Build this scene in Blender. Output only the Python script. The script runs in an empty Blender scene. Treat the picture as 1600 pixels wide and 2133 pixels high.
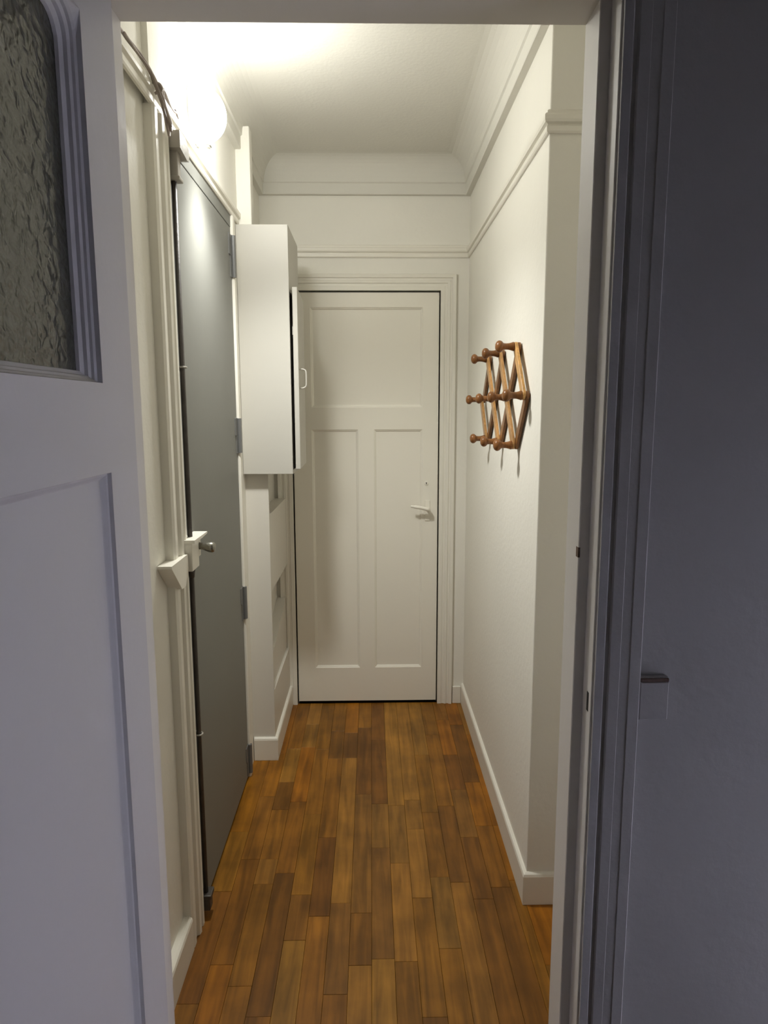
import bpy, bmesh, math, random
from mathutils import Vector, Matrix

sc = bpy.context.scene
col = sc.collection
R = math.radians

# ------------------------------------------------------------------ camera
cam_d = bpy.data.cameras.new('camera')
cam_d.sensor_fit = 'VERTICAL'
cam_d.sensor_height = 36.0
cam_d.lens = 36.0 * 1415.3 / 2133.0
cam_d.clip_start = 0.02
cam = bpy.data.objects.new('camera', cam_d)
col.objects.link(cam)
p, w, r = R(8.4626), R(1.0544), R(-0.1533)
F = Vector((math.sin(w)*math.cos(p), math.cos(w)*math.cos(p), -math.sin(p)))
X0 = Vector((math.cos(w), -math.sin(w), 0))
U0 = Vector((math.sin(w)*math.sin(p), math.cos(w)*math.sin(p), math.cos(p)))
XR = X0*math.cos(r) + U0*math.sin(r)
UR = -X0*math.sin(r) + U0*math.cos(r)
cam.matrix_world = Matrix(((XR.x, UR.x, -F.x, 0), (XR.y, UR.y, -F.y, 0), (XR.z, UR.z, -F.z, 1.457), (0, 0, 0, 1)))
sc.camera = cam

# ------------------------------------------------------------------ world, light, exposure
world = bpy.data.worlds.new('world'); sc.world = world
world.use_nodes = True
bg = world.node_tree.nodes['Background']
bg.inputs[0].default_value = (0.42, 0.50, 0.80, 1)
bg.inputs[1].default_value = 0.30
ld = bpy.data.lights.new('window_daylight', 'AREA')
ld.shape = 'RECTANGLE'; ld.size = 1.1; ld.size_y = 0.6
ld.energy = 25; ld.color = (0.76, 0.775, 1.0)
lo = bpy.data.objects.new('window_daylight', ld); col.objects.link(lo)
lo.location = (1.85, 0.62, 0.62); lo.rotation_euler = (0, R(90), 0)
LAMP_STRENGTH = 26.0
LAMP_COLOR = (1.0, 1.0, 0.96)
sc.view_settings.view_transform = 'Standard'
sc.view_settings.look = 'None'
sc.view_settings.gamma = 1.0
sc.view_settings.use_curve_mapping = False
sc.view_settings.exposure = 0.0

# ------------------------------------------------------------------ materials
def mat(name, colr, rough=0.5, metal=0.0, bump=0.0, bscale=60.0, spec=0.5, mottled=0.0, mscale=4.0, objcol=False):
    m = bpy.data.materials.new(name); m.use_nodes = True
    nt = m.node_tree; b = nt.nodes['Principled BSDF']
    b.inputs['Base Color'].default_value = (*colr, 1)
    b.inputs['Roughness'].default_value = rough
    b.inputs['Metallic'].default_value = metal
    b.inputs['Specular IOR Level'].default_value = spec
    tc = nt.nodes.new('ShaderNodeTexCoord')
    if mottled > 0:
        n = nt.nodes.new('ShaderNodeTexNoise'); n.inputs['Scale'].default_value = mscale; n.inputs['Detail'].default_value = 6
        nt.links.new(tc.outputs['Object'], n.inputs['Vector'])
        mr = nt.nodes.new('ShaderNodeMapRange')
        mr.inputs['From Min'].default_value = .3; mr.inputs['From Max'].default_value = .7
        mr.inputs['To Min'].default_value = 1-mottled; mr.inputs['To Max'].default_value = 1.0
        nt.links.new(n.outputs['Fac'], mr.inputs['Value'])
        mx = nt.nodes.new('ShaderNodeVectorMath'); mx.operation = 'SCALE'
        mx.inputs[0].default_value = colr
        nt.links.new(mr.outputs['Result'], mx.inputs['Scale'])
        nt.links.new(mx.outputs['Vector'], b.inputs['Base Color'])
    if bump > 0:
        n2 = nt.nodes.new('ShaderNodeTexNoise'); n2.inputs['Scale'].default_value = bscale; n2.inputs['Detail'].default_value = 4
        nt.links.new(tc.outputs['Object'], n2.inputs['Vector'])
        bp = nt.nodes.new('ShaderNodeBump'); bp.inputs['Strength'].default_value = bump; bp.inputs['Distance'].default_value = 0.004
        nt.links.new(n2.outputs['Fac'], bp.inputs['Height'])
        nt.links.new(bp.outputs['Normal'], b.inputs['Normal'])
    return m

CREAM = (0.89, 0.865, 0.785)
M = {}
M['wall'] = mat('cream_wall_paint', CREAM, 0.6, bump=.25, bscale=55, spec=.25, mottled=.04, mscale=2.5)
M['ceiling'] = mat('ceiling_paint', (0.74, 0.72, 0.65), 0.8, bump=.2, bscale=90, spec=.2)
M['trim'] = mat('cream_gloss_paint', (0.86, 0.83, 0.74), 0.38, bump=.12, bscale=35, spec=.4)
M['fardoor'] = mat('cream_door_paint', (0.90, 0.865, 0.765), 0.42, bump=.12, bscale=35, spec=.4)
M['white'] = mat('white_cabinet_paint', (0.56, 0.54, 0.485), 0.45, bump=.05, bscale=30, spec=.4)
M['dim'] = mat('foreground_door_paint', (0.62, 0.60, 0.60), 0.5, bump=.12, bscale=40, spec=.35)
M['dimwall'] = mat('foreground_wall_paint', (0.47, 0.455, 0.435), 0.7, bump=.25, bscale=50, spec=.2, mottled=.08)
M['grey'] = mat('grey_metal_paint', (0.205, 0.205, 0.185), 0.55, bump=.08, bscale=25, spec=.5, mottled=.05, mscale=3)
M['rod'] = mat('dark_rod_steel', (0.10, 0.088, 0.078), 0.45, metal=.3, bump=.2, bscale=90, mottled=.3, mscale=30)
M['catch'] = mat('grey_beige_metal_paint', (0.40, 0.37, 0.32), 0.5, bump=.3, bscale=60, mottled=.15, mscale=20)
M['hinge'] = mat('steel_hinge', (0.17, 0.17, 0.165), 0.45, metal=.2)
M['knob'] = mat('worn_steel_knob', (0.30, 0.29, 0.25), 0.25, metal=.8)
M['dark'] = mat('dark_void', (0.02, 0.017, 0.015), 0.9)
M['cable'] = mat('old_cable_sheath', (0.42, 0.35, 0.31), 0.5, mottled=.35, mscale=40)
M['lampbase'] = mat('lamp_base_metal', (0.55, 0.54, 0.50), 0.3, metal=.4)
M['pier'] = mat('pier_paint', (0.74, 0.71, 0.64), 0.45, bump=.1, bscale=35, spec=.35)
M['strike'] = mat('worn_brown_metal', (0.16, 0.10, 0.07), 0.6, mottled=.5, mscale=60)

def wood_mat(name, base_from_object=True, base=(.2, .1, .04), grain=.45, rough=.4, axis=1, stretch=14.0, nscale=22.0, lo_=.62, hi=1.25):
    m = bpy.data.materials.new(name); m.use_nodes = True
    nt = m.node_tree; b = nt.nodes['Principled BSDF']; L = nt.links.new
    tc = nt.nodes.new('ShaderNodeTexCoord'); oi = nt.nodes.new('ShaderNodeObjectInfo')
    ad = nt.nodes.new('ShaderNodeVectorMath'); ad.operation = 'ADD'
    sc_ = nt.nodes.new('ShaderNodeVectorMath'); sc_.operation = 'SCALE'; sc_.inputs[0].default_value = (37, 11, 53)
    L(oi.outputs['Random'], sc_.inputs['Scale'])
    L(tc.outputs['Object'], ad.inputs[0]); L(sc_.outputs['Vector'], ad.inputs[1])
    mp = nt.nodes.new('ShaderNodeMapping')
    s = [stretch, stretch, stretch]; s[axis] = 1.0
    mp.inputs['Scale'].default_value = s
    L(ad.outputs['Vector'], mp.inputs['Vector'])
    n = nt.nodes.new('ShaderNodeTexNoise'); n.inputs['Scale'].default_value = nscale/stretch*2; n.inputs['Detail'].default_value = 8; n.inputs['Distortion'].default_value = .6
    L(mp.outputs['Vector'], n.inputs['Vector'])
    mr = nt.nodes.new('ShaderNodeMapRange'); mr.inputs['From Min'].default_value = .3; mr.inputs['From Max'].default_value = .7
    mr.inputs['To Min'].default_value = lo_; mr.inputs['To Max'].default_value = hi
    L(n.outputs['Fac'], mr.inputs['Value'])
    n3 = nt.nodes.new('ShaderNodeTexNoise'); n3.inputs['Scale'].default_value = 7; n3.inputs['Detail'].default_value = 5
    gm = nt.nodes.new('ShaderNodeNewGeometry')
    L(gm.outputs['Position'], n3.inputs['Vector'])
    mr3 = nt.nodes.new('ShaderNodeMapRange'); mr3.inputs['From Min'].default_value = .35; mr3.inputs['From Max'].default_value = .65
    mr3.inputs['To Min'].default_value = .74; mr3.inputs['To Max'].default_value = 1.12
    L(n3.outputs['Fac'], mr3.inputs['Value'])
    mu = nt.nodes.new('ShaderNodeMath'); mu.operation = 'MULTIPLY'
    L(mr.outputs['Result'], mu.inputs[0]); L(mr3.outputs['Result'], mu.inputs[1])
    v = nt.nodes.new('ShaderNodeVectorMath'); v.operation = 'SCALE'
    if base_from_object: L(oi.outputs['Color'], v.inputs[0])
    else: v.inputs[0].default_value = base
    L(mu.outputs['Value'], v.inputs['Scale'])
    L(v.outputs['Vector'], b.inputs['Base Color'])
    b.inputs['Roughness'].default_value = rough
    b.inputs['Specular IOR Level'].default_value = .28
    bp = nt.nodes.new('ShaderNodeBump'); bp.inputs['Strength'].default_value = .15; bp.inputs['Distance'].default_value = .002
    L(n.outputs['Fac'], bp.inputs['Height']); L(bp.outputs['Normal'], b.inputs['Normal'])
    return m
M['floor'] = wood_mat('varnished_oak_strip', rough=.42)
M['subfloor'] = wood_mat('dark_oak_subfloor', False, (.09, .045, .02), rough=.6)
M['rackwood'] = wood_mat('varnished_pine', rough=.28, axis=2, stretch=10, nscale=60, lo_=.75, hi=1.15)

def glass_mat():
    m = bpy.data.materials.new('textured_cathedral_glass'); m.use_nodes = True
    nt = m.node_tree; b = nt.nodes['Principled BSDF']; L = nt.links.new
    b.inputs['Base Color'].default_value = (.20, .21, .17, 1)
    b.inputs['Transmission Weight'].default_value = .75
    b.inputs['Roughness'].default_value = .22
    b.inputs['IOR'].default_value = 1.5
    tc = nt.nodes.new('ShaderNodeTexCoord')
    mp = nt.nodes.new('ShaderNodeMapping'); mp.inputs['Rotation'].default_value = (R(20), 0, 0); mp.inputs['Scale'].default_value = (1, .8, 1.0)
    L(tc.outputs['Object'], mp.inputs['Vector'])
    n = nt.nodes.new('ShaderNodeTexNoise'); n.inputs['Scale'].default_value = 60; n.inputs['Detail'].default_value = 2.5; n.inputs['Distortion'].default_value = .3
    L(mp.outputs['Vector'], n.inputs['Vector'])
    bp = nt.nodes.new('ShaderNodeBump'); bp.inputs['Strength'].default_value = .7; bp.inputs['Distance'].default_value = .006
    L(n.outputs['Fac'], bp.inputs['Height']); L(bp.outputs['Normal'], b.inputs['Normal'])
    return m
M['cathedral'] = glass_mat()
M['frame'] = mat('door_frame_paint', (0.74, 0.71, 0.66), 0.45, bump=.1, bscale=40, spec=.35)
def clear_glass():
    m = bpy.data.materials.new('window_glass'); m.use_nodes = True
    b = m.node_tree.nodes['Principled BSDF']
    b.inputs['Transmission Weight'].default_value = 1.0; b.inputs['Roughness'].default_value = 0.0
    return m
M['winglass'] = clear_glass()
def lamp_glass():
    m = bpy.data.materials.new('lit_opal_glass'); m.use_nodes = True
    b = m.node_tree.nodes['Principled BSDF']
    b.inputs['Base Color'].default_value = (.9, .9, .88, 1)
    b.inputs['Emission Color'].default_value = (*LAMP_COLOR, 1)
    b.inputs['Emission Strength'].default_value = LAMP_STRENGTH
    b.inputs['Roughness'].default_value = .2
    return m
M['lampglass'] = lamp_glass()

# ------------------------------------------------------------------ helpers
def link(name, bm, m, parent=None, smooth=False, kind=None):
    bmesh.ops.recalc_face_normals(bm, faces=bm.faces[:])
    me = bpy.data.meshes.new(name); bm.to_mesh(me); bm.free()
    me.materials.append(m)
    if smooth:
        for f in me.polygons: f.use_smooth = True
    o = bpy.data.objects.new(name, me); col.objects.link(o)
    if parent is not None: o.parent = parent
    if kind: o['kind'] = kind
    return o

def struct(name, bm, m, **k):
    o = link(name, bm, m, None, **k); o['kind'] = 'structure'; return o

def empty(name, loc=(0, 0, 0)):
    o = bpy.data.objects.new(name, None); col.objects.link(o); o.location = loc
    o.empty_display_size = .05
    return o

def keep(o, parent):
    """parent o to an Empty standing at a location while o's mesh is in world coordinates"""
    o.parent = parent
    o.location = -Vector(parent.location)
    return o

def box(bm, x0, x1, y0, y1, z0, z1, bev=0.0, seg=2):
    t = bmesh.new()
    vs = [t.verts.new((x, y, z)) for x in (x0, x1) for y in (y0, y1) for z in (z0, z1)]
    for f in ((0, 1, 3, 2), (4, 6, 7, 5), (0, 4, 5, 1), (2, 3, 7, 6), (0, 2, 6, 4), (1, 5, 7, 3)):
        t.faces.new([vs[i] for i in f])
    if bev > 0:
        bmesh.ops.bevel(t, geom=t.edges[:], offset=bev, segments=seg, affect='EDGES', profile=.5)
    me = bpy.data.meshes.new('tmp'); t.to_mesh(me); t.free(); bm.from_mesh(me); bpy.data.meshes.remove(me)
    return bm

def bx(*a, **k):
    return box(bmesh.new(), *a, **k)

def sweep_profile(bm, path, prof):
    """path: list of (x,y) points at wall line; prof: list of (offset, z); offset goes to the right-hand side of travel. mitred."""
    n = len(path); rings = []
    for i, q in enumerate(path):
        q = Vector(q)
        d0 = (q - Vector(path[i-1])).normalized() if i > 0 else None
        d1 = (Vector(path[i+1]) - q).normalized() if i < n-1 else None
        if d0 is None: d0 = d1
        if d1 is None: d1 = d0
        n0 = Vector((d0.y, -d0.x)); n1 = Vector((d1.y, -d1.x))
        m_ = (n0 + n1); m_ = m_ / max(1e-6, m_.dot(n0))
        rings.append([bm.verts.new((q.x + m_.x*o, q.y + m_.y*o, z)) for o, z in prof])
    for a, b in zip(rings, rings[1:]):
        for j in range(len(prof)-1):
            bm.faces.new((a[j], a[j+1], b[j+1], b[j]))
        bm.faces.new((a[-1], a[0], b[0], b[-1]))
    bm.faces.new(rings[0]); bm.faces.new(rings[-1][::-1])
    return bm

def tube(bm, pts, rad, seg=8, cap=True):
    pts = [Vector(q) for q in pts]
    rings = []; up = Vector((0, 0, 1))
    prev = None
    for i, q in enumerate(pts):
        d = (pts[min(i+1, len(pts)-1)] - pts[max(i-1, 0)]).normalized()
        if prev is None:
            a = d.cross(up)
            if a.length < 1e-3: a = d.cross(Vector((1, 0, 0)))
        else:
            a = prev - d*prev.dot(d)
        a.normalize(); prev = a; b = d.cross(a)
        rr = rad[i] if isinstance(rad, (list, tuple)) else rad
        rings.append([bm.verts.new(q + (a*math.cos(t) + b*math.sin(t))*rr) for t in [2*math.pi*k/seg for k in range(seg)]])
    for A, B in zip(rings, rings[1:]):
        for k in range(seg):
            bm.faces.new((A[k], A[(k+1) % seg], B[(k+1) % seg], B[k]))
    if cap:
        bm.faces.new(rings[0][::-1]); bm.faces.new(rings[-1])
    return bm

def smooth_pts(pts, n=6):
    pts = [Vector(q) for q in pts]; out = []
    for i in range(len(pts)-1):
        p0 = pts[max(i-1, 0)]; p1 = pts[i]; p2 = pts[i+1]; p3 = pts[min(i+2, len(pts)-1)]
        for k in range(n):
            t = k/n
            out.append(.5*((2*p1) + (-p0+p2)*t + (2*p0-5*p1+4*p2-p3)*t*t + (-p0+3*p1-3*p2+p3)*t**3))
    out.append(pts[-1]); return out

def lathe(bm, prof, origin, axis, seg=20):
    """prof: list of (dist along axis, radius)"""
    axis = Vector(axis).normalized(); o = Vector(origin)
    a = axis.cross(Vector((0, 0, 1)))
    if a.length < 1e-3: a = axis.cross(Vector((0, 1, 0)))
    a.normalize(); b = axis.cross(a); rings = []
    for d, rr in prof:
        if rr < 1e-5: rings.append([bm.verts.new(o+axis*d)])
        else: rings.append([bm.verts.new(o+axis*d+(a*math.cos(t)+b*math.sin(t))*rr) for t in [2*math.pi*k/seg for k in range(seg)]])
    for A, B in zip(rings, rings[1:]):
        for k in range(seg):
            if len(A) == 1 and len(B) == 1: continue
            if len(A) == 1: bm.faces.new((A[0], B[(k+1) % seg], B[k]))
            elif len(B) == 1: bm.faces.new((A[k], A[(k+1) % seg], B[0]))
            else: bm.faces.new((A[k], A[(k+1) % seg], B[(k+1) % seg], B[k]))
    if len(rings[0]) > 1: bm.faces.new(rings[0][::-1])
    if len(rings[-1]) > 1: bm.faces.new(rings[-1])
    return bm

def prism(bm, poly, fn, d0, d1):
    """poly list of 2d points; fn(u, v, d) -> 3d"""
    a = [bm.verts.new(fn(u, v, d0)) for u, v in poly]; b = [bm.verts.new(fn(u, v, d1)) for u, v in poly]
    bm.faces.new(a[::-1]); bm.faces.new(b); n = len(poly)
    for i in range(n): bm.faces.new((a[i], a[(i+1) % n], b[(i+1) % n], b[i]))
    return bm

# ------------------------------------------------------------------ setting constants
XW = .4552      # right wall face
XL = -.5015     # left wall face
YF = 3.247      # far wall face
YC = 1.834      # end of the right wall, turns away to the right
ZC = 2.565      # ceiling
XS = .70        # side wall in the recess on the right
Y0, Y1 = 1.0585, 1.16   # wall with the doorway

# ------------------------------------------------------------------ structure: walls, ceiling
b = bmesh.new()
for a in ((-1.45, 1.75, -2.6, Y1-.001, -.14, -.03),): box(b, *a)
struct('floor_near', b, M['subfloor']).name = 'floor_2'
struct('ceiling', box(bmesh.new(), -1.6, 1.9, -2.7, 3.5, ZC, ZC+.12), M['ceiling'])
# near wall with doorway (foreground room side) - own paint, darker than the corridor walls
b = bmesh.new()
box(b, -1.45, -.455, 1.075, Y1, 0, ZC); box(b, .415, 1.75, 1.075, Y1, 0, ZC); box(b, -.455, .415, 1.075, Y1, 2.115, ZC)
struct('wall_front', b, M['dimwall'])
b = bmesh.new()
box(b, XL-.014, -.455, Y1, Y1+.008, 0, ZC); box(b, .415, XS, Y1, Y1+.008, 0, ZC); box(b, -.455, .415, Y1, Y1+.008, 2.115, ZC)
struct('wall_front_corridor', b, M['wall'])
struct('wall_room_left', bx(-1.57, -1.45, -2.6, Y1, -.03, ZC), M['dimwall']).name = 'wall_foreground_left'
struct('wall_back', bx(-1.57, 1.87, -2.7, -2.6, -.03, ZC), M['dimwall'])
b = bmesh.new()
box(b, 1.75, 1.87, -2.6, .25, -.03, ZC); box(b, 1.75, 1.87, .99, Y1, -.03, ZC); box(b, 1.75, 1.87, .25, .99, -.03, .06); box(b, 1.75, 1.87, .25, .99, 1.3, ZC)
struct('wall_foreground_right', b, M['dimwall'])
# window in that room (source of the blue light)
wf = bmesh.new()
for a in ((1.76, 1.81, .25, .29, .06, 1.3), (1.76, 1.81, .95, .99, .06, 1.3), (1.76, 1.81, .29, .95, .06, .11), (1.76, 1.81, .29, .95, 1.25, 1.3), (1.76, 1.81, .605, .635, .11, 1.25)):
    box(wf, *a, bev=.004, seg=1)
win = struct('window_1', wf, M['trim'])
link('window_pane', bx(1.785, 1.789, .29, .605, .11, 1.25), M['winglass'], win)
link('window_pane', bx(1.785, 1.789, .635, .95, .11, 1.25), M['winglass'], win)

# corridor walls
b = bmesh.new()
box(b, XL-.12, XL-.014, Y1, 1.688, -.03, ZC)                 # slightly set back near part
box(b, XL-.12, XL, 1.688, 1.772, -.03, ZC)
box(b, XL-.12, XL, 1.772, 2.566, 2.152, ZC)
box(b, XL-.12, XL-.05, 1.772, 2.566, -.03, 2.152)          # behind the grey door
box(b, XL-.12, XL, 2.566, YF+.1, -.03, ZC)
struct('wall_left', b, M['wall'])
struct('wall_right', bx(XW, XS+.1, YC, YF+.1, -.03, ZC, bev=.004), M['wall'])
struct('wall_side', bx(XS, XS+.1, Y1, YC, -.03, ZC), M['wall'])
b = bmesh.new()
DL, DR, DH = -.3721, .3204, 2.001      # far door
box(b, XL, DL-.006, YF, YF+.1, -.03, ZC); box(b, DR+.006, XW, YF, YF+.1, -.03, ZC); box(b, DL-.006, DR+.006, YF, YF+.1, DH+.006, ZC)
box(b, DL-.006, DR+.006, YF+.07, YF+.1, -.03, DH+.006)
struct('wall_far', b, M['wall'])
# vertical pipe casing above the cabinet, and boxed lower pier
struct('wall_pipe_casing', bx(XL, -.446, 2.70, 2.755, 2.14, 2.50, bev=.004), M['wall'])
b = bmesh.new()
XP = -.411
box(b, XL, -.465, 2.7125, YF, .001, 1.212)                         # recessed core
box(b, XL, XP, 2.70, 2.713, 0, 1.213)                         # front board facing the camera
box(b, XL, XP, 2.713, YF, 1.045-.32, 1.045)                   # closed block
box(b, XL, XP, 2.713, YF, 0, .30)
poly = [(2.713, .30), (YF, .30), (YF, .56), (2.713, .42)]
prism(b, poly, lambda u, v, d: (d, u, v), XL, XP-.012)
struct('wall_boxed_pier', b, M['pier'])

# ------------------------------------------------------------------ floor with planks
floor = struct('floor', bx(-.62, XS+.1, Y1-.16, YF+.1, -.14, -.022), M['subfloor'])
LIGHT, MID, DARK, ORNG, GREY = (.325, .146, .022), (.262, .108, .012), (.200, .080, .011), (.305, .115, .009), (.240, .108, .018)
XK0, PW = -.436, .0614
# per column: list from the far wall to the near side: (end y, tone)
cols = {
 -1: [(2.90, ORNG), (2.20, ORNG), (1.90, MID), (1.50, DARK), (0, MID)],
 0: [(2.75, ORNG), (2.42, ORNG), (2.05, MID), (1.62, MID), (0, ORNG)],
 1: [(2.79, MID), (2.519, LIGHT), (2.33, DARK), (2.05, MID), (1.93, LIGHT), (1.55, MID), (0, MID)],
 2: [(3.02, LIGHT), (2.80, LIGHT), (2.38, ORNG), (1.98, MID), (1.46, DARK), (0, MID)],
 3: [(2.78, MID), (2.30, MID), (1.88, MID), (1.70, DARK), (0, LIGHT)],
 4: [(2.95, MID), (2.70, DARK), (2.16, MID), (1.79, DARK), (0, MID)],
 5: [(2.93, ORNG), (2.703, DARK), (1.842, LIGHT), (1.52, GREY), (0, MID)],
 6: [(2.98, MID), (2.425, DARK), (1.80, GREY), (1.61, DARK), (0, LIGHT)],
 7: [(2.86, DARK), (2.36, DARK), (2.10, GREY), (1.63, GREY), (0, LIGHT)],
 8: [(2.348, LIGHT), (2.02, GREY), (1.62, LIGHT), (0, MID)],
 9: [(2.382, LIGHT), (2.20, LIGHT), (1.859, LIGHT), (1.45, MID), (0, DARK)],
 10: [(2.72, LIGHT), (2.30, MID), (1.95, MID), (1.662, GREY), (0, MID)],
 11: [(2.90, MID), (2.34, MID), (1.925, DARK), (0, LIGHT)],
 12: [(3.05, MID), (2.72, ORNG), (2.45, DARK), (2.15, GREY), (1.85, DARK), (0, DARK)],
 13: [(3.0, ORNG), (2.50, DARK), (2.214, ORNG), (1.90, MID), (0, DARK)],
 14: [(2.90, LIGHT), (2.214, ORNG), (1.93, ORNG), (0, MID)],
 15: [(1.60, ORNG), (0, MID)], 16: [(1.74, MID), (1.45, ORNG), (0, MID)], 17: [(1.55, ORNG), (0, DARK)], 18: [(1.70, MID), (0, ORNG)],
 19: [(1.5, MID), (0, LIGHT)], 20: [(1.65, ORNG), (0, MID)],
}
rng = random.Random(5)
for k in sorted(cols):
    xa = XK0 + PW*k; xb = xa + PW
    ya = YF+.005 if k < 15 else YC-.001
    if k == -1: xa = XL-.008
    if k == 14: xb = XW-.001 if False else XW+.0
    if k == 15: xa = XW
    if k == 20: xb = XS-.002
    for (yb, tone) in cols[k]:
        yb = max(yb, Y1-.14)
        g = .0003
        bm = bx(xa+g, xb-g, yb+g, ya-g, -.021, 0.0 - rng.random()*.0006, bev=.0006, seg=1)
        # object origin at plank centre
        cx, cy = (xa+xb)/2, (ya+yb)/2
        bmesh.ops.translate(bm, verts=bm.verts, vec=(-cx, -cy, 0))
        o = link('plank', bm, M['floor'], floor)
        o.location = (cx, cy, 0)
        f_ = rng.uniform(.88, 1.1)
        o.color = (tone[0]*f_, tone[1]*f_*rng.uniform(.96, 1.05), tone[2]*f_, 1)
        ya = yb
        if yb <= Y1-.139: break

# ------------------------------------------------------------------ trims: cornice, picture rail, baseboards
zc = 2.418
arc = [(0.030+.085*(1-math.cos(t)), zc+.055+(ZC-zc-.055)*math.sin(t)) for t in [math.pi/2*k/8 for k in range(9)]]
prof = [(0, zc), (.022, zc), (.024, zc+.004), (.024, zc+.046), (.030, zc+.05)] + arc + [(0, ZC)]
def inner(path): return path
# travel so that the corridor lies on the right-hand side: left wall going +Y, far wall going +X, right wall going -Y
path = [(XL, Y1), (XL, YF), (XW, YF), (XW, YC), (XS, YC), (XS, Y1)]
struct('trim_1', sweep_profile(bmesh.new(), path, prof), M['ceiling'])
rprof = [(0, 2.150), (.006, 2.150), (.009, 2.154), (.009, 2.166), (.006, 2.168), (.006, 2.171), (.014, 2.174), (.016, 2.180), (.016, 2.190), (.012, 2.195), (.008, 2.196), (.008, 2.202), (.004, 2.206), (0, 2.206)]
struct('trim_2', sweep_profile(bmesh.new(), path, rprof), M['trim'])
bprof = [(0, 0.0), (.012, 0.0), (.0125, .002), (.0125, .090), (.010, .097), (.004, .101), (0, .101)]
struct('baseboard_right', sweep_profile(bmesh.new(), [(XW, YF), (XW, YC), (XS, YC), (XS, Y1)], bprof), M['trim'])
struct('baseboard_left', sweep_profile(bmesh.new(), [(XL-.014, Y1), (XL-.014, 1.672)], [(o_+(.012 if o_ > 0 else 0), z) for o_, z in bprof]), M['trim'])
struct('baseboard_pier', sweep_profile(bmesh.new(), [(XL+.003, 2.70), (XP, 2.70), (XP, YF)], bprof), M['trim'])
struct('baseboard_far', bx(.401, XW-.013, YF-.012, YF, 0, .088, bev=.002), M['trim'])

# ------------------------------------------------------------------ door casings
def casing(u0, u1, h, fn, wd, steps):
    """two uprights and a head, mitred, stepped section. steps: list of (distance from opening, proudness)"""
    bm = bmesh.new()
    loops = []
    for dist, pr in steps:
        loops.append([bm.verts.new(fn(*q, pr)) for q in ((u0-dist, 0), (u0-dist, h+dist), (u1+dist, h+dist), (u1+dist, 0))])
    for a, c in zip(loops, loops[1:]):
        for i in range(3): bm.faces.new((a[i], a[i+1], c[i+1], c[i]))
    a, c = loops[0], loops[-1]
    for i in range(3): bm.faces.new((c[i], c[i+1], a[i+1], a[i]))
    bm.faces.new([l[0] for l in loops]); bm.faces.new([l[3] for l in loops][::-1])
    return bm
fw = lambda u, v, d: (u, YF-d, v)
st = [(.004, 0), (.004, .012), (.022, .012), (.024, .009), (.034, .009), (.037, .013), (.047, .014), (.050, .010), (.058, .010), (.060, .016), (.074, .018), (.077, .012), (.077, 0)]
struct('trim_3', casing(DL, DR, DH, fw, .077, st), M['trim'])

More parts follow.
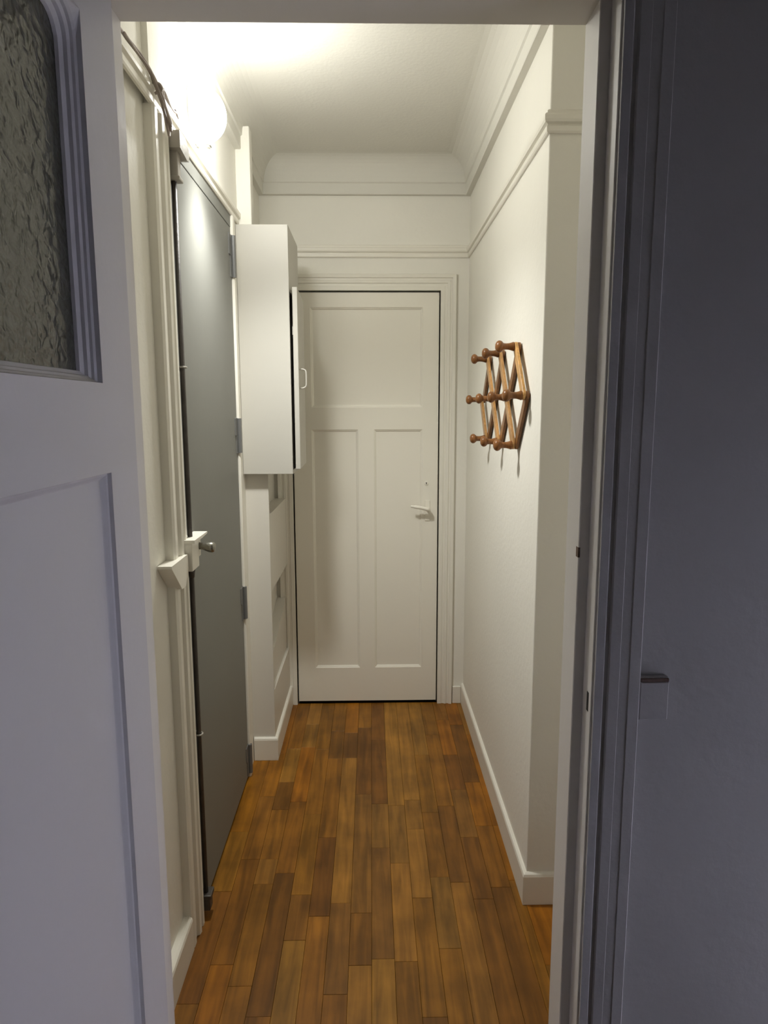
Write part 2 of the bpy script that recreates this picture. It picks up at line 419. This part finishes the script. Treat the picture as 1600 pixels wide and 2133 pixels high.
# ------------------------------------------------------------------ panelled doors
def leaf_parts(fn, W, H, holes, T, rec, bead, parent, mats, z0=0.0, glass=None):
    """fn(u, v, d) maps width, height, proud-depth to world. holes: list of (u0,u1,v0,v1)"""
    us = sorted(set([0, W] + [h[0] for h in holes] + [h[1] for h in holes]))
    vs = sorted(set([z0, H] + [h[2] for h in holes] + [h[3] for h in holes]))
    bm = bmesh.new(); solid = {}
    def is_hole(i, j):
        uc = (us[i]+us[i+1])/2; vc = (vs[j]+vs[j+1])/2
        return any(h[0] < uc < h[1] and h[2] < vc < h[3] for h in holes)
    cache = {}
    def V(u, v, d):
        k = (round(u, 5), round(v, 5), d)
        if k not in cache: cache[k] = bm.verts.new(fn(u, v, d))
        return cache[k]
    nu, nv = len(us)-1, len(vs)-1
    ok = lambda i, j: 0 <= i < nu and 0 <= j < nv and not is_hole(i, j)
    for i in range(nu):
        for j in range(nv):
            if not ok(i, j): continue
            a, b_, c, d = us[i], us[i+1], vs[j], vs[j+1]
            bm.faces.new((V(a, c, 0), V(b_, c, 0), V(b_, d, 0), V(a, d, 0)))
            bm.faces.new((V(a, c, -T), V(a, d, -T), V(b_, d, -T), V(b_, c, -T)))
            if not ok(i-1, j): bm.faces.new((V(a, c, 0), V(a, d, 0), V(a, d, -T), V(a, c, -T)))
            if not ok(i+1, j): bm.faces.new((V(b_, c, 0), V(b_, c, -T), V(b_, d, -T), V(b_, d, 0)))
            if not ok(i, j-1): bm.faces.new((V(a, c, 0), V(a, c, -T), V(b_, c, -T), V(b_, c, 0)))
            if not ok(i, j+1): bm.faces.new((V(a, d, 0), V(b_, d, 0), V(b_, d, -T), V(a, d, -T)))
    outer = [e for e in bm.edges if False]
    fr = link('leaf_frame', bm, mats[0], parent)
    for n, h in enumerate(holes):
        rc, bd = rec[n], bead[n]
        u0, u1, v0, v1 = h
        isg = glass is not None and n in glass
        e = .0
        # panel slab
        pb = bmesh.new()
        A = [fn(u, v, -rc) for u, v in ((u0, v0), (u1, v0), (u1, v1), (u0, v1))]
        tt = rc + (.004 if isg else .012)
        B = [fn(u, v, -tt) for u, v in ((u0, v0), (u1, v0), (u1, v1), (u0, v1))]
        va = [pb.verts.new(q) for q in A]; vb = [pb.verts.new(q) for q in B]
        pb.faces.new(va); pb.faces.new(vb[::-1])
        for i in range(4): pb.faces.new((va[i], vb[i], vb[(i+1) % 4], va[(i+1) % 4]))
        link('glass_pane' if isg else 'panel', pb, mats[1] if isg else mats[0], parent)
        # bead, with rounded upper corners on the glazed one
        def loop(ins, rad):
            pts = []
            a0, a1, b0, b1 = u0+ins, u1-ins, v0+ins, v1-ins
            pts += [(a0, b0), (a1, b0)]
            K = 6
            for k in range(K+1):
                t = math.pi/2*k/K
                pts.append((a1-rad+rad*math.cos(t), b1-rad+rad*math.sin(t)))
            for k in range(K+1):
                t = math.pi/2*k/K
                pts.append((a0+rad-rad*math.sin(t), b1-rad+rad*math.cos(t)))
            return pts
        rr = .03 if isg else 0.0005
        if isg: prof_ = [(0, .0002), (.0006, -.008), (.003, -.0095), (.0036, -.015), (.006, -.0165), (.0066, -.022), (.010, -.0235), (.0104, -rc+.0002)]
        if isg: prof_ = [(0, .0002), (.0012, -.006), (.004, -.0085), (.0050, -.012), (.0085, -.0145), (.0095, -.019), (.0145, -.0225), (.0155, -rc+.0002)]
        elif bd > .0125: prof_ = [(0, -.0002), (.0015, -rc*.4), (.004, -rc*.52), (.0085, -rc*.9), (.010, -rc+.0002)]
        else: prof_ = [(0, -.0002), (bd*.3, -rc*.35), (bd*.5, -rc*.4), (bd*.8, -rc*.9), (bd, -rc+.0002)]
        bb = bmesh.new(); ls = []
        for ins, d in prof_:
            rad = .0005 if ins == 0 else rr
            ls.append([bb.verts.new(fn(u, v, d)) for u, v in loop(ins, rad)])
        bk = [bb.verts.new(fn(u, v, -rc+.0002)) for u, v in loop(0, .0005)]
        ls.append(bk)
        for a, c in zip(ls, ls[1:] + [ls[0]]):
            nn = len(a)
            for i in range(nn): bb.faces.new((a[i], a[(i+1) % nn], c[(i+1) % nn], c[i]))
        bmesh.ops.remove_doubles(bb, verts=bb.verts, dist=1e-6)
        link('bead', bb, mats[0], parent)
    return fr

# far door (closed)
d2 = empty('door_2', (0, 0, 0)); d2['kind'] = 'structure'
fd = lambda u, v, d: (DL+.0025+u, YF+.004-d, v)
Wd = DR-DL-.0045
uo = -DL-.0025
holes = [(-.281+uo, .243+uo, 1.474, 1.932), (-.283+uo, -.062+uo, .187, 1.370), (.013+uo, .244+uo, .187, 1.370)]
leaf_parts(fd, Wd, DH-.003, holes, .038, [.010]*3, [.012]*3, d2, [M['fardoor'], None], z0=.013)
# lever handle on a slim plate and a keyhole
lv = bmesh.new()
box(lv, .258, .282, YF-.0005, YF+.004, .93, 1.03, bev=.0015)
lp = link('lock_plate', lv, M['fardoor'], d2)
lv = bmesh.new()
tube(lv, smooth_pts([(.272, YF, .985), (.272, YF-.018, .985), (.272, YF-.034, .988), (.262, YF-.044, .993), (.235, YF-.045, 1.000), (.205, YF-.042, 1.004), (.188, YF-.038, 1.006)]), [.009]*7+[.0095]*12+[.0085]*12+[.006]*6, seg=10)
link('lever_handle', lv, M['fardoor'], d2, smooth=True)
kh = bmesh.new(); lathe(kh, [(0, .011), (.003, .010), (.004, .006)], (.264, YF+.0045, 1.112), (0, -1, 0), 14)
es = link('keyhole_escutcheon', kh, M['fardoor'], d2)
kh = bmesh.new(); lathe(kh, [(0, .0028), (.0008, .0028)], (.264, YF+.0008, 1.114), (0, -1, 0), 10); box(kh, .2625, .2655, YF-.0002, YF+.001, 1.107, 1.114)
link('keyhole', kh, M['dark'], es)
struct('door_gap_shade', bx(DL-.001, DR+.001, YF+.045, YF+.068, -.02, .008), M['dark'])  # black strip painted in for the shade in the gap under the door

# near doorway frame: stop, rebate, casing
SL, SR, SZ = -.3885, .343, 2.060
FL, FR, FZ = -.406, .3606, 2.078
b = bmesh.new()
YS = 1.10
box(b, SR, .43, YS, Y1+.012, 0, SZ+.03, bev=.0015, seg=1); box(b, -.46, SL, YS, Y1+.012, 0, SZ+.03, bev=.0015, seg=1); box(b, SL-.01, SR+.01, YS, Y1+.012, SZ, SZ+.06, bev=.0015, seg=1)
box(b, FR, .43, Y0, YS+.002, 0, FZ+.03, bev=.001, seg=1); box(b, -.46, FL, Y0, YS+.002, 0, FZ+.03, bev=.001, seg=1); box(b, -.46, .43, Y0, YS+.002, FZ, FZ+.06, bev=.001, seg=1)
fr = struct('trim_5', b, M['frame'])
st2 = [(.003, 0), (.003, .008), (.016, .008), (.018, .006), (.024, .006), (.026, .009), (.042, .0095), (.043, .0085), (.058, .009), (.059, .010), (.076, .010), (.078, .007), (.078, 0)]
st2 = [(d_, pr-.014 if pr == 0 else pr) for d_, pr in st2]
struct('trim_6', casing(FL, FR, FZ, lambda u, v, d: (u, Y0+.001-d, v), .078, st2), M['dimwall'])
# strike hole in the rebate
link('strike_slot', bx(FR-.0006, FR+.003, 1.070, 1.078, .958, .991), M['dark'], fr)
link('latch_hole', bx(SR-.0005, SR+.003, 1.1, 1.112, 1.215, 1.232), M['strike'], fr)

# near door leaf, standing open at a right angle towards the camera
d1 = empty('door_1', (0, 0, 0)); d1['kind'] = 'structure'
LX = -.351
ln = lambda u, v, d: (LX+d, 1.024-u, v)
o_ = 1.024
holes = [(o_-.911, o_-.33, 1.494, 1.940), (o_-.922, o_-.606, .20, 1.376), (o_-.530, o_-.31, .20, 1.376)]
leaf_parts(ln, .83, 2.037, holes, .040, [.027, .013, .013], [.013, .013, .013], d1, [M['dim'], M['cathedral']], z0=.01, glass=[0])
hb = bmesh.new()
for z in (.30, 1.75):
    tube(hb, [(LX-.042, 1.040, z), (LX-.042, 1.040, z+.11)], .007, 10)
    box(hb, LX-.043, LX-.037, 1.005, 1.040, z+.005, z+.105)
    
link('hinge', hb, M['dim'], d1)

# ------------------------------------------------------------------ grey metal door in the left wall
d3 = empty('door_3', (0, 0, 0)); d3['kind'] = 'structure'
b = bmesh.new()
box(b, XL-.04, XL+.002, 1.775, 1.8, 0.0, 2.15, bev=.001, seg=1)
box(b, XL-.04, XL+.002, 1.8, 2.563, 2.108, 2.15, bev=.001, seg=1)
link('grey_frame', b, M['grey'], d3)
link('leaf', bx(XL-.038, XL+.001, 1.8015, 2.562, .010, 2.1065, bev=.0012, seg=1), M['grey'], d3)
# hinges
for z0, z1 in ((1.933, 2.082), (1.301, 1.433), (.658, .789), (.016, .140)):
    zm = z0+(z1-z0)*.48
    hb = bmesh.new()
    box(hb, XL-.002, XL+.004, 2.518, 2.60, zm+.004, z1, bev=.001, seg=1)
    box(hb, XL-.002, XL+.004, 2.535, 2.60, z0, zm+.004, bev=.001, seg=1)
    h = link('hinge', hb, M['hinge'], d3)
    hb = bmesh.new(); tube(hb, [(XL+.009, 2.565, z0+.002), (XL+.009, 2.565, z1-.002)], .0085, 12)
    link('knuckle', hb, M['hinge'], h)
# espagnolette rod and its fittings
RY, RX = 1.806, -.4885
b = bmesh.new(); tube(b, [(RX, RY, .06), (RX, RY, .7), (RX, RY, 1.3), (RX, RY, 2.08)], .0068, 12)
link('lock_rod', b, M['rod'], d3, smooth=True)
for z in (1.570, .561):
    b = bmesh.new()
    for s in (-1, 1): box(b, XL, XL+.004, RY+s*.011-.004, RY+s*.011+.004, z-.008, z+.004, bev=.001, seg=1)
    tube(b, [(XL+.001, RY-.0095, z), (RX+.006, RY-.0095, z), (RX+.0095, RY-.004, z), (RX+.0095, RY+.004, z), (RX+.006, RY+.0095, z), (XL+.001, RY+.0095, z)], .0026, 8)
    link('rod_guide', b, M['catch'], d3)
b = bmesh.new()
fnx = lambda u, v, d: (d, u, v)
prism(b, [(1.778, 2.094), (1.778, 2.134), (1.83, 2.134), (1.862, 2.118), (1.862, 2.088), (1.842, 2.084)], fnx, XL, -.462)
link('top_catch', b, M['catch'], d3)
b = bmesh.new(); box(b, XL, -.474, 1.793, 1.822, 2.028, 2.096, bev=.003); box(b, XL, -.470, 1.791, 1.826, 2.024, 2.034, bev=.002)
link('rod_sleeve', b, M['catch'], d3)
b = bmesh.new()
box(b, XL, -.470, 1.752, 1.822, 1.040, 1.118, bev=.003)
prism(b, [(1.750, 1.116), (1.750, 1.124), (1.89, 1.124), (1.89, 1.119), (1.83, 1.116)], fnx, XL, -.462)
box(b, XL, -.474, 1.79, 1.86, 1.062, 1.116, bev=.003)
gb = link('lock_case', b, M['trim'], d3)
b = bmesh.new(); lathe(b, [(0, .010), (.012, .009), (.018, .011), (.030, .0145), (.040, .0145), (.045, .011), (.046, 0)], (-.476, 1.842, 1.092), (1, 0, -.12), 18)
link('knob', b, M['knob'], gb, smooth=True)
b = bmesh.new(); lathe(b, [(0, .012), (.016, .0095), (.03, .0075)], (RX, RY, 1.042), (0, 0, -1), 14)
link('rod_ferrule', b, M['rod'], d3, smooth=True)
b = bmesh.new(); box(b, XL, -.474, 1.79, 1.822, .022, .062, bev=.003); box(b, XL, -.470, 1.787, 1.83, .058, .072, bev=.003); lathe(b, [(0, .013), (.012, .012), (.02, .007)], (RX+.002, RY+.004, .034), (0, 0, -1), 12)
link('floor_socket', b, M['rod'], d3)
# white casing left and right of it
b = bmesh.new()
def up(y0, y1, prf):
    poly = prf; a = [b.verts.new((x, y, 0)) for y, x in poly]; c = [b.verts.new((x, y, 2.15)) for y, x in poly]; n = len(poly)
    b.faces.new(a); b.faces.new(c[::-1])
    for i in range(n): b.faces.new((a[i], a[(i+1) % n], c[(i+1) % n], c[i]))
up(0, 0, [(1.672, XL-.014), (1.672, XL+.006), (1.682, XL+.010), (1.700, XL+.010), (1.704, XL+.006), (1.722, XL+.005), (1.726, XL+.013), (1.738, XL+.015), (1.742, XL+.009), (1.756, XL+.009), (1.760, XL+.014), (1.772, XL+.014), (1.775, XL+.008), (1.775, XL-.014)])
up(0, 0, [(2.5635, XL-.01), (2.5635, XL+.006), (2.567, XL+.010), (2.596, XL+.010), (2.602, XL+.006), (2.602, XL-.01)])
cz = struct('trim_7', b, M['trim'])
b = bmesh.new()
prism(b, [(1.600, 1.083), (1.600, 1.089), (1.745, 1.089), (1.745, 1.050), (1.715, 1.012), (1.680, 1.012)], fnx, XL-.013, XL+.022)
link('rod_keeper', b, M['trim'], cz)

# ------------------------------------------------------------------ wall lamp
lamp = empty('wall_lamp', (XL, 2.075, 2.275))
lamp['label'] = 'lit oval opal glass wall lamp high on the left wall above the picture rail'
lamp['category'] = 'lamp'
LY, LZ = 2.09, 2.290
def dome(bm, c, ax, ay, az, x0, nlat=14, nlon=32, pw=1.0):
    rings = []
    for i in range(nlat):
        t = math.pi/2*i/nlat
        rings.append([bm.verts.new((x0+ax*math.sin(t), c[0]+ay*math.cos(t)**pw*math.cos(q), c[1]+az*math.cos(t)**pw*math.sin(q))) for q in [2*math.pi*k/nlon for k in range(nlon)]])
    top = bm.verts.new((x0+ax, c[0], c[1]))
    for A, B in zip(rings, rings[1:]):
        for k in range(nlon): bm.faces.new((A[k], A[(k+1) % nlon], B[(k+1) % nlon], B[k]))
    for k in range(nlon): bm.faces.new((rings[-1][k], rings[-1][(k+1) % nlon], top))
    bm.faces.new(rings[0][::-1]); return bm
b = bmesh.new(); dome(b, (LY, LZ), .014, .082, .080, XL, nlat=5, pw=.5)
keep(link('base_plate', b, M['lampbase'], smooth=True), lamp)
b = bmesh.new(); dome(b, (LY, LZ+.002), .078, .074, .076, XL+.0145, pw=.95)
keep(link('glass_shade', b, M['lampglass'], smooth=True), lamp)
b = bmesh.new()
prism(b, [(-.018, -.060), (.018, -.060), (.014, -.082), (-.014, -.082)], lambda u, v, d: (d, LY+u+.01, LZ+v), XL+.001, XL+.046)
bmesh.ops.bevel(b, geom=b.edges[:], offset=.004, segments=2, affect='EDGES')
keep(link('lower_clip', b, M['lampbase']), lamp)
b = bmesh.new()
box(b, XL+.001, XL+.02, LY-.011, LY+.011, LZ+.070, LZ+.086, bev=.004)
keep(link('upper_clip', b, M['lampbase']), lamp)
# added spot and point just outside the closed shade, brightening the corridor
sp = bpy.data.lights.new('lamp_fill_spot', 'SPOT'); sp.energy = 48; sp.color = LAMP_COLOR; sp.spot_size = R(130); sp.spot_blend = 1.0; sp.shadow_soft_size = .05
so = bpy.data.objects.new('lamp_fill_spot', sp); col.objects.link(so); so.parent = lamp
pb = bpy.data.lights.new('lamp_fill_point', 'POINT'); pb.energy = 6.5; pb.color = LAMP_COLOR; pb.shadow_soft_size = .035  # added point light ahead of the glass, helping the shade's own emission
po = bpy.data.objects.new('lamp_fill_point', pb); col.objects.link(po); po.parent = lamp; po.location = (.14, 0, 0)
so.location = (.125, 0.0, -.085); so.rotation_euler = (R(5), R(-12), 0)

# ------------------------------------------------------------------ white wall cabinet
cab = empty('wall_cabinet', (-.40, 2.83, 1.213))
cab['label'] = 'tall narrow white wall cabinet with its door slightly ajar, mounted between the grey door and the far door'
cab['label'] = 'tall narrow white wall cabinet beside the far door, its door slightly ajar'
cab['category'] = 'cabinet'
XC = -.307
b = bmesh.new()
cz0, cz1, ca, cb = 1.2135, 2.1435, 2.66, 3.0
box(b, XL+.001, XC, ca, ca+.016, cz0, cz1, bev=.001, seg=1)
box(b, XL+.001, XC, cb-.016, cb, cz0, cz1, bev=.001, seg=1)
box(b, XL+.001, XC, ca+.016, cb-.016, cz0, cz0+.016)
box(b, XL+.001, XC, ca+.016, cb-.016, cz1-.016, cz1)
box(b, XL+.001, XL+.008, ca+.016, cb-.016, cz0+.016, cz1-.016)
box(b, XC-.016, XC, ca+.016, cb-.016, 1.905, cz1-.016)     # fixed fascia above the door
keep(link('body', b, M['white']), cab)
b = bmesh.new(); box(b, XL+.01, XC-.03, ca+.017, cb-.017, 1.56, 1.574)
keep(link('shelf', b, M['white']), cab)
# door hinged at its far edge, ajar ~2 degrees
dh = bmesh.new()
box(dh, .0015, .0205, -.338, 0, 1.232, 1.920, bev=.0025)
rot = Matrix.Rotation(R(1.6), 4, 'Z')
dr = link('door', dh, M['white'])
dr.parent = cab
dr.matrix_local = Matrix.Translation(Vector((XC+.0005, 2.998, 0))-Vector(cab.location)) @ rot
hd = bmesh.new()
tube(hd, smooth_pts([(.020, -.300, 1.618), (.034, -.300, 1.618), (.044, -.300, 1.612), (.046, -.300, 1.600), (.046, -.300, 1.565), (.044, -.300, 1.553), (.034, -.300, 1.546), (.020, -.300, 1.546)], 4), .0028, 8)
for z in (1.618, 1.546): lathe(hd, [(0, .005), (.003, .0045)], (.0205, -.300, z), (1, 0, 0), 10)
link('pull_handle', hd, M['white'], dr, smooth=True)
hd = bmesh.new(); box(hd, -.0005, .0015, -.335, -.31, 1.745, 1.775)
link('latch_pad', hd, M['white'], dr)

# ------------------------------------------------------------------ coat rack
rack = empty('coat_rack', (XW, 2.34, 1.50))
rack['label'] = 'expanding wooden lattice coat rack with ten turned pegs on the right wall'
rack['category'] = 'coat rack'
s_, a0, zm, hz = .25, 1.966, 1.500, .148
mid = lambda i: (a0+s_*i, zm); top = lambda i: (a0+s_*(i+.5), zm+hz); bot = lambda i: (a0+s_*(i+.5), zm-hz)
xb, xm, xf = XW-.004, XW-.0135, XW-.023
rr_ = random.Random(3)
def slat(A, B, xa, xb_, tone):
    A = Vector(A); B = Vector(B); d = (B-A).normalized(); n = Vector((-d.y, d.x)); wd = .015; ext = .012
    pts = []
    for c, sgn in ((B, 1), (A, -1)):
        for k in range(7):
            t = -math.pi/2+math.pi*k/6
            q = c + d*sgn*ext*math.cos(t) + n*sgn*(-1)*wd*math.sin(t)*-1
            pts.append((q.x, q.y))
    bm = bmesh.new(); prism(bm, pts, lambda u, v, dd: (dd, u, v), xa, xb_)
    bmesh.ops.bevel(bm, geom=bm.edges[:], offset=.0012, segments=1, affect='EDGES')
    o = keep(link('slat', bm, M['rackwood']), rack); o.color = (*tone, 1)
LW, BW = (.60, .33, .11), (.24, .105, .035)
# back layer "/" family, front layer "\" family
for A, B in ((mid(0), bot(0)), (top(0), bot(1)), (top(1), bot(2)), (top(2), mid(3))): slat(A, B, xm+.0002, xb, BW)
for A, B in ((mid(0), top(0)), (bot(0), top(1)), (bot(1), top(2)), (bot(2), mid(3))): slat(A, B, xf, xm-.0002, LW if A == mid(0) else (.47, .25, .09))
pprof = [(0, .0072), (.010, .0072), (.0101, .0130), (.013, .0138), (.019, .0115), (.026, .0098), (.035, .0094), (.042, .0104), (.0445, .0130), (.048, .0165), (.053, .0182), (.058, .0176), (.063, .0140), (.066, .008), (.067, 0)]
pegs = [mid(i) for i in range(4)] + [top(i) for i in range(3)] + [bot(i) for i in range(3)]
proto = None
bm = bmesh.new(); lathe(bm, pprof, (0, 0, 0), (-1, 0, 0), 20)
proto = link('peg', bm, M['rackwood'], rack, smooth=True)
for i, q in enumerate(pegs):
    o = proto if i == 0 else proto.copy()
    if i: col.objects.link(o)
    o.parent = rack; o.location = Vector((xf+.0095, q[0], q[1]))-Vector(rack.location)
    f_ = rr_.uniform(.85, 1.1)
    o.color = (.25*f_, .105*f_, .035*f_, 1)
# screws and stand-offs holding the rack
for q in (mid(0), mid(3), top(1)):
    b = bmesh.new(); lathe(b, [(0, .006), (.0045, .006)], (XW, q[0], q[1]), (-1, 0, 0), 10)
    keep(link('spacer', b, M['rackwood']), rack).color = (*BW, 1)

# ------------------------------------------------------------------ cable bundle on the left picture rail
cb_ = empty('cable_bundle', (XL, 1.70, 2.20))
cb_['label'] = 'old brown-grey cables looped over the left picture rail below the wall lamp'
cb_['category'] = 'cable'
xr = XL+.010
def cab_tube(nm, pts, rad):
    b = bmesh.new(); tube(b, smooth_pts(pts, 6), rad, 8); keep(link(nm, b, M['cable'], smooth=True), cb_)
zr = 2.206+.0035
xo = XL+.020
cab_tube('cable', [(XL, 1.17, zr), (XL+.002, 1.35, zr), (XL+.003, 1.48, zr+.001), (xr, 1.58, zr), (xr+.006, 1.63, 2.200), (xo, 1.665, 2.180), (xo+.006, 1.69, 2.150), (xo+.008, 1.715, 2.112), (xo+.006, 1.735, 2.104), (xo+.004, 1.738, 2.125), (xo, 1.715, 2.160), (XL+.018, 1.72, 2.195), (XL+.008, 1.78, zr), (XL+.004, 1.86, zr+.002), (XL+.006, 1.89, 2.216)], .0030)
cab_tube('cable', [(XL+.006, 1.45, zr), (XL+.006, 1.52, zr+.004), (XL+.014, 1.60, zr+.002), (xo+.004, 1.65, 2.190), (xo+.012, 1.68, 2.160), (xo+.014, 1.71, 2.125), (xo+.013, 1.728, 2.112), (xo+.010, 1.730, 2.135), (xo+.006, 1.70, 2.170), (xo, 1.69, 2.196), (XL+.010, 1.74, zr+.002), (XL+.006, 1.80, zr+.002)], .0028)
cab_tube('cable', [(XL+.010, 1.50, zr), (XL+.014, 1.57, 2.204), (xo+.004, 1.62, 2.192), (xo+.009, 1.66, 2.165), (xo+.016, 1.69, 2.138), (xo+.017, 1.712, 2.118), (xo+.015, 1.722, 2.130), (xo+.008, 1.70, 2.165), (xo, 1.73, 2.204), (XL+.006, 1.84, zr), (XL+.004, 1.88, 2.222), (XL+.006, 1.90, 2.205)], .0026)
cab_tube('clip', [(xo-.004, 1.655, 2.186), (xo+.010, 1.660, 2.184), (xo+.012, 1.668, 2.176), (xo-.004, 1.672, 2.170)], .0035)

# ------------------------------------------------------------------ small painted plate on the foreground wall
pl = empty('switch_plate', (.466, 1.075, .94))
pl['label'] = 'small square painted-over switch plate on the dark wall beside the near door frame'
pl['category'] = 'switch plate'
b = bmesh.new(); box(b, .441, .492, 1.062, 1.0752, .945, 1.020, bev=.003)
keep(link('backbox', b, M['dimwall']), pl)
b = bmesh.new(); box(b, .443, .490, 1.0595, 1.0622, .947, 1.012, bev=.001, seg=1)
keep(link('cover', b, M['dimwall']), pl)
b = bmesh.new(); box(b, .443, .490, 1.0590, 1.0625, 1.0125, 1.019, bev=.001, seg=1)
keep(link('top_strip', b, M['strike']), pl)
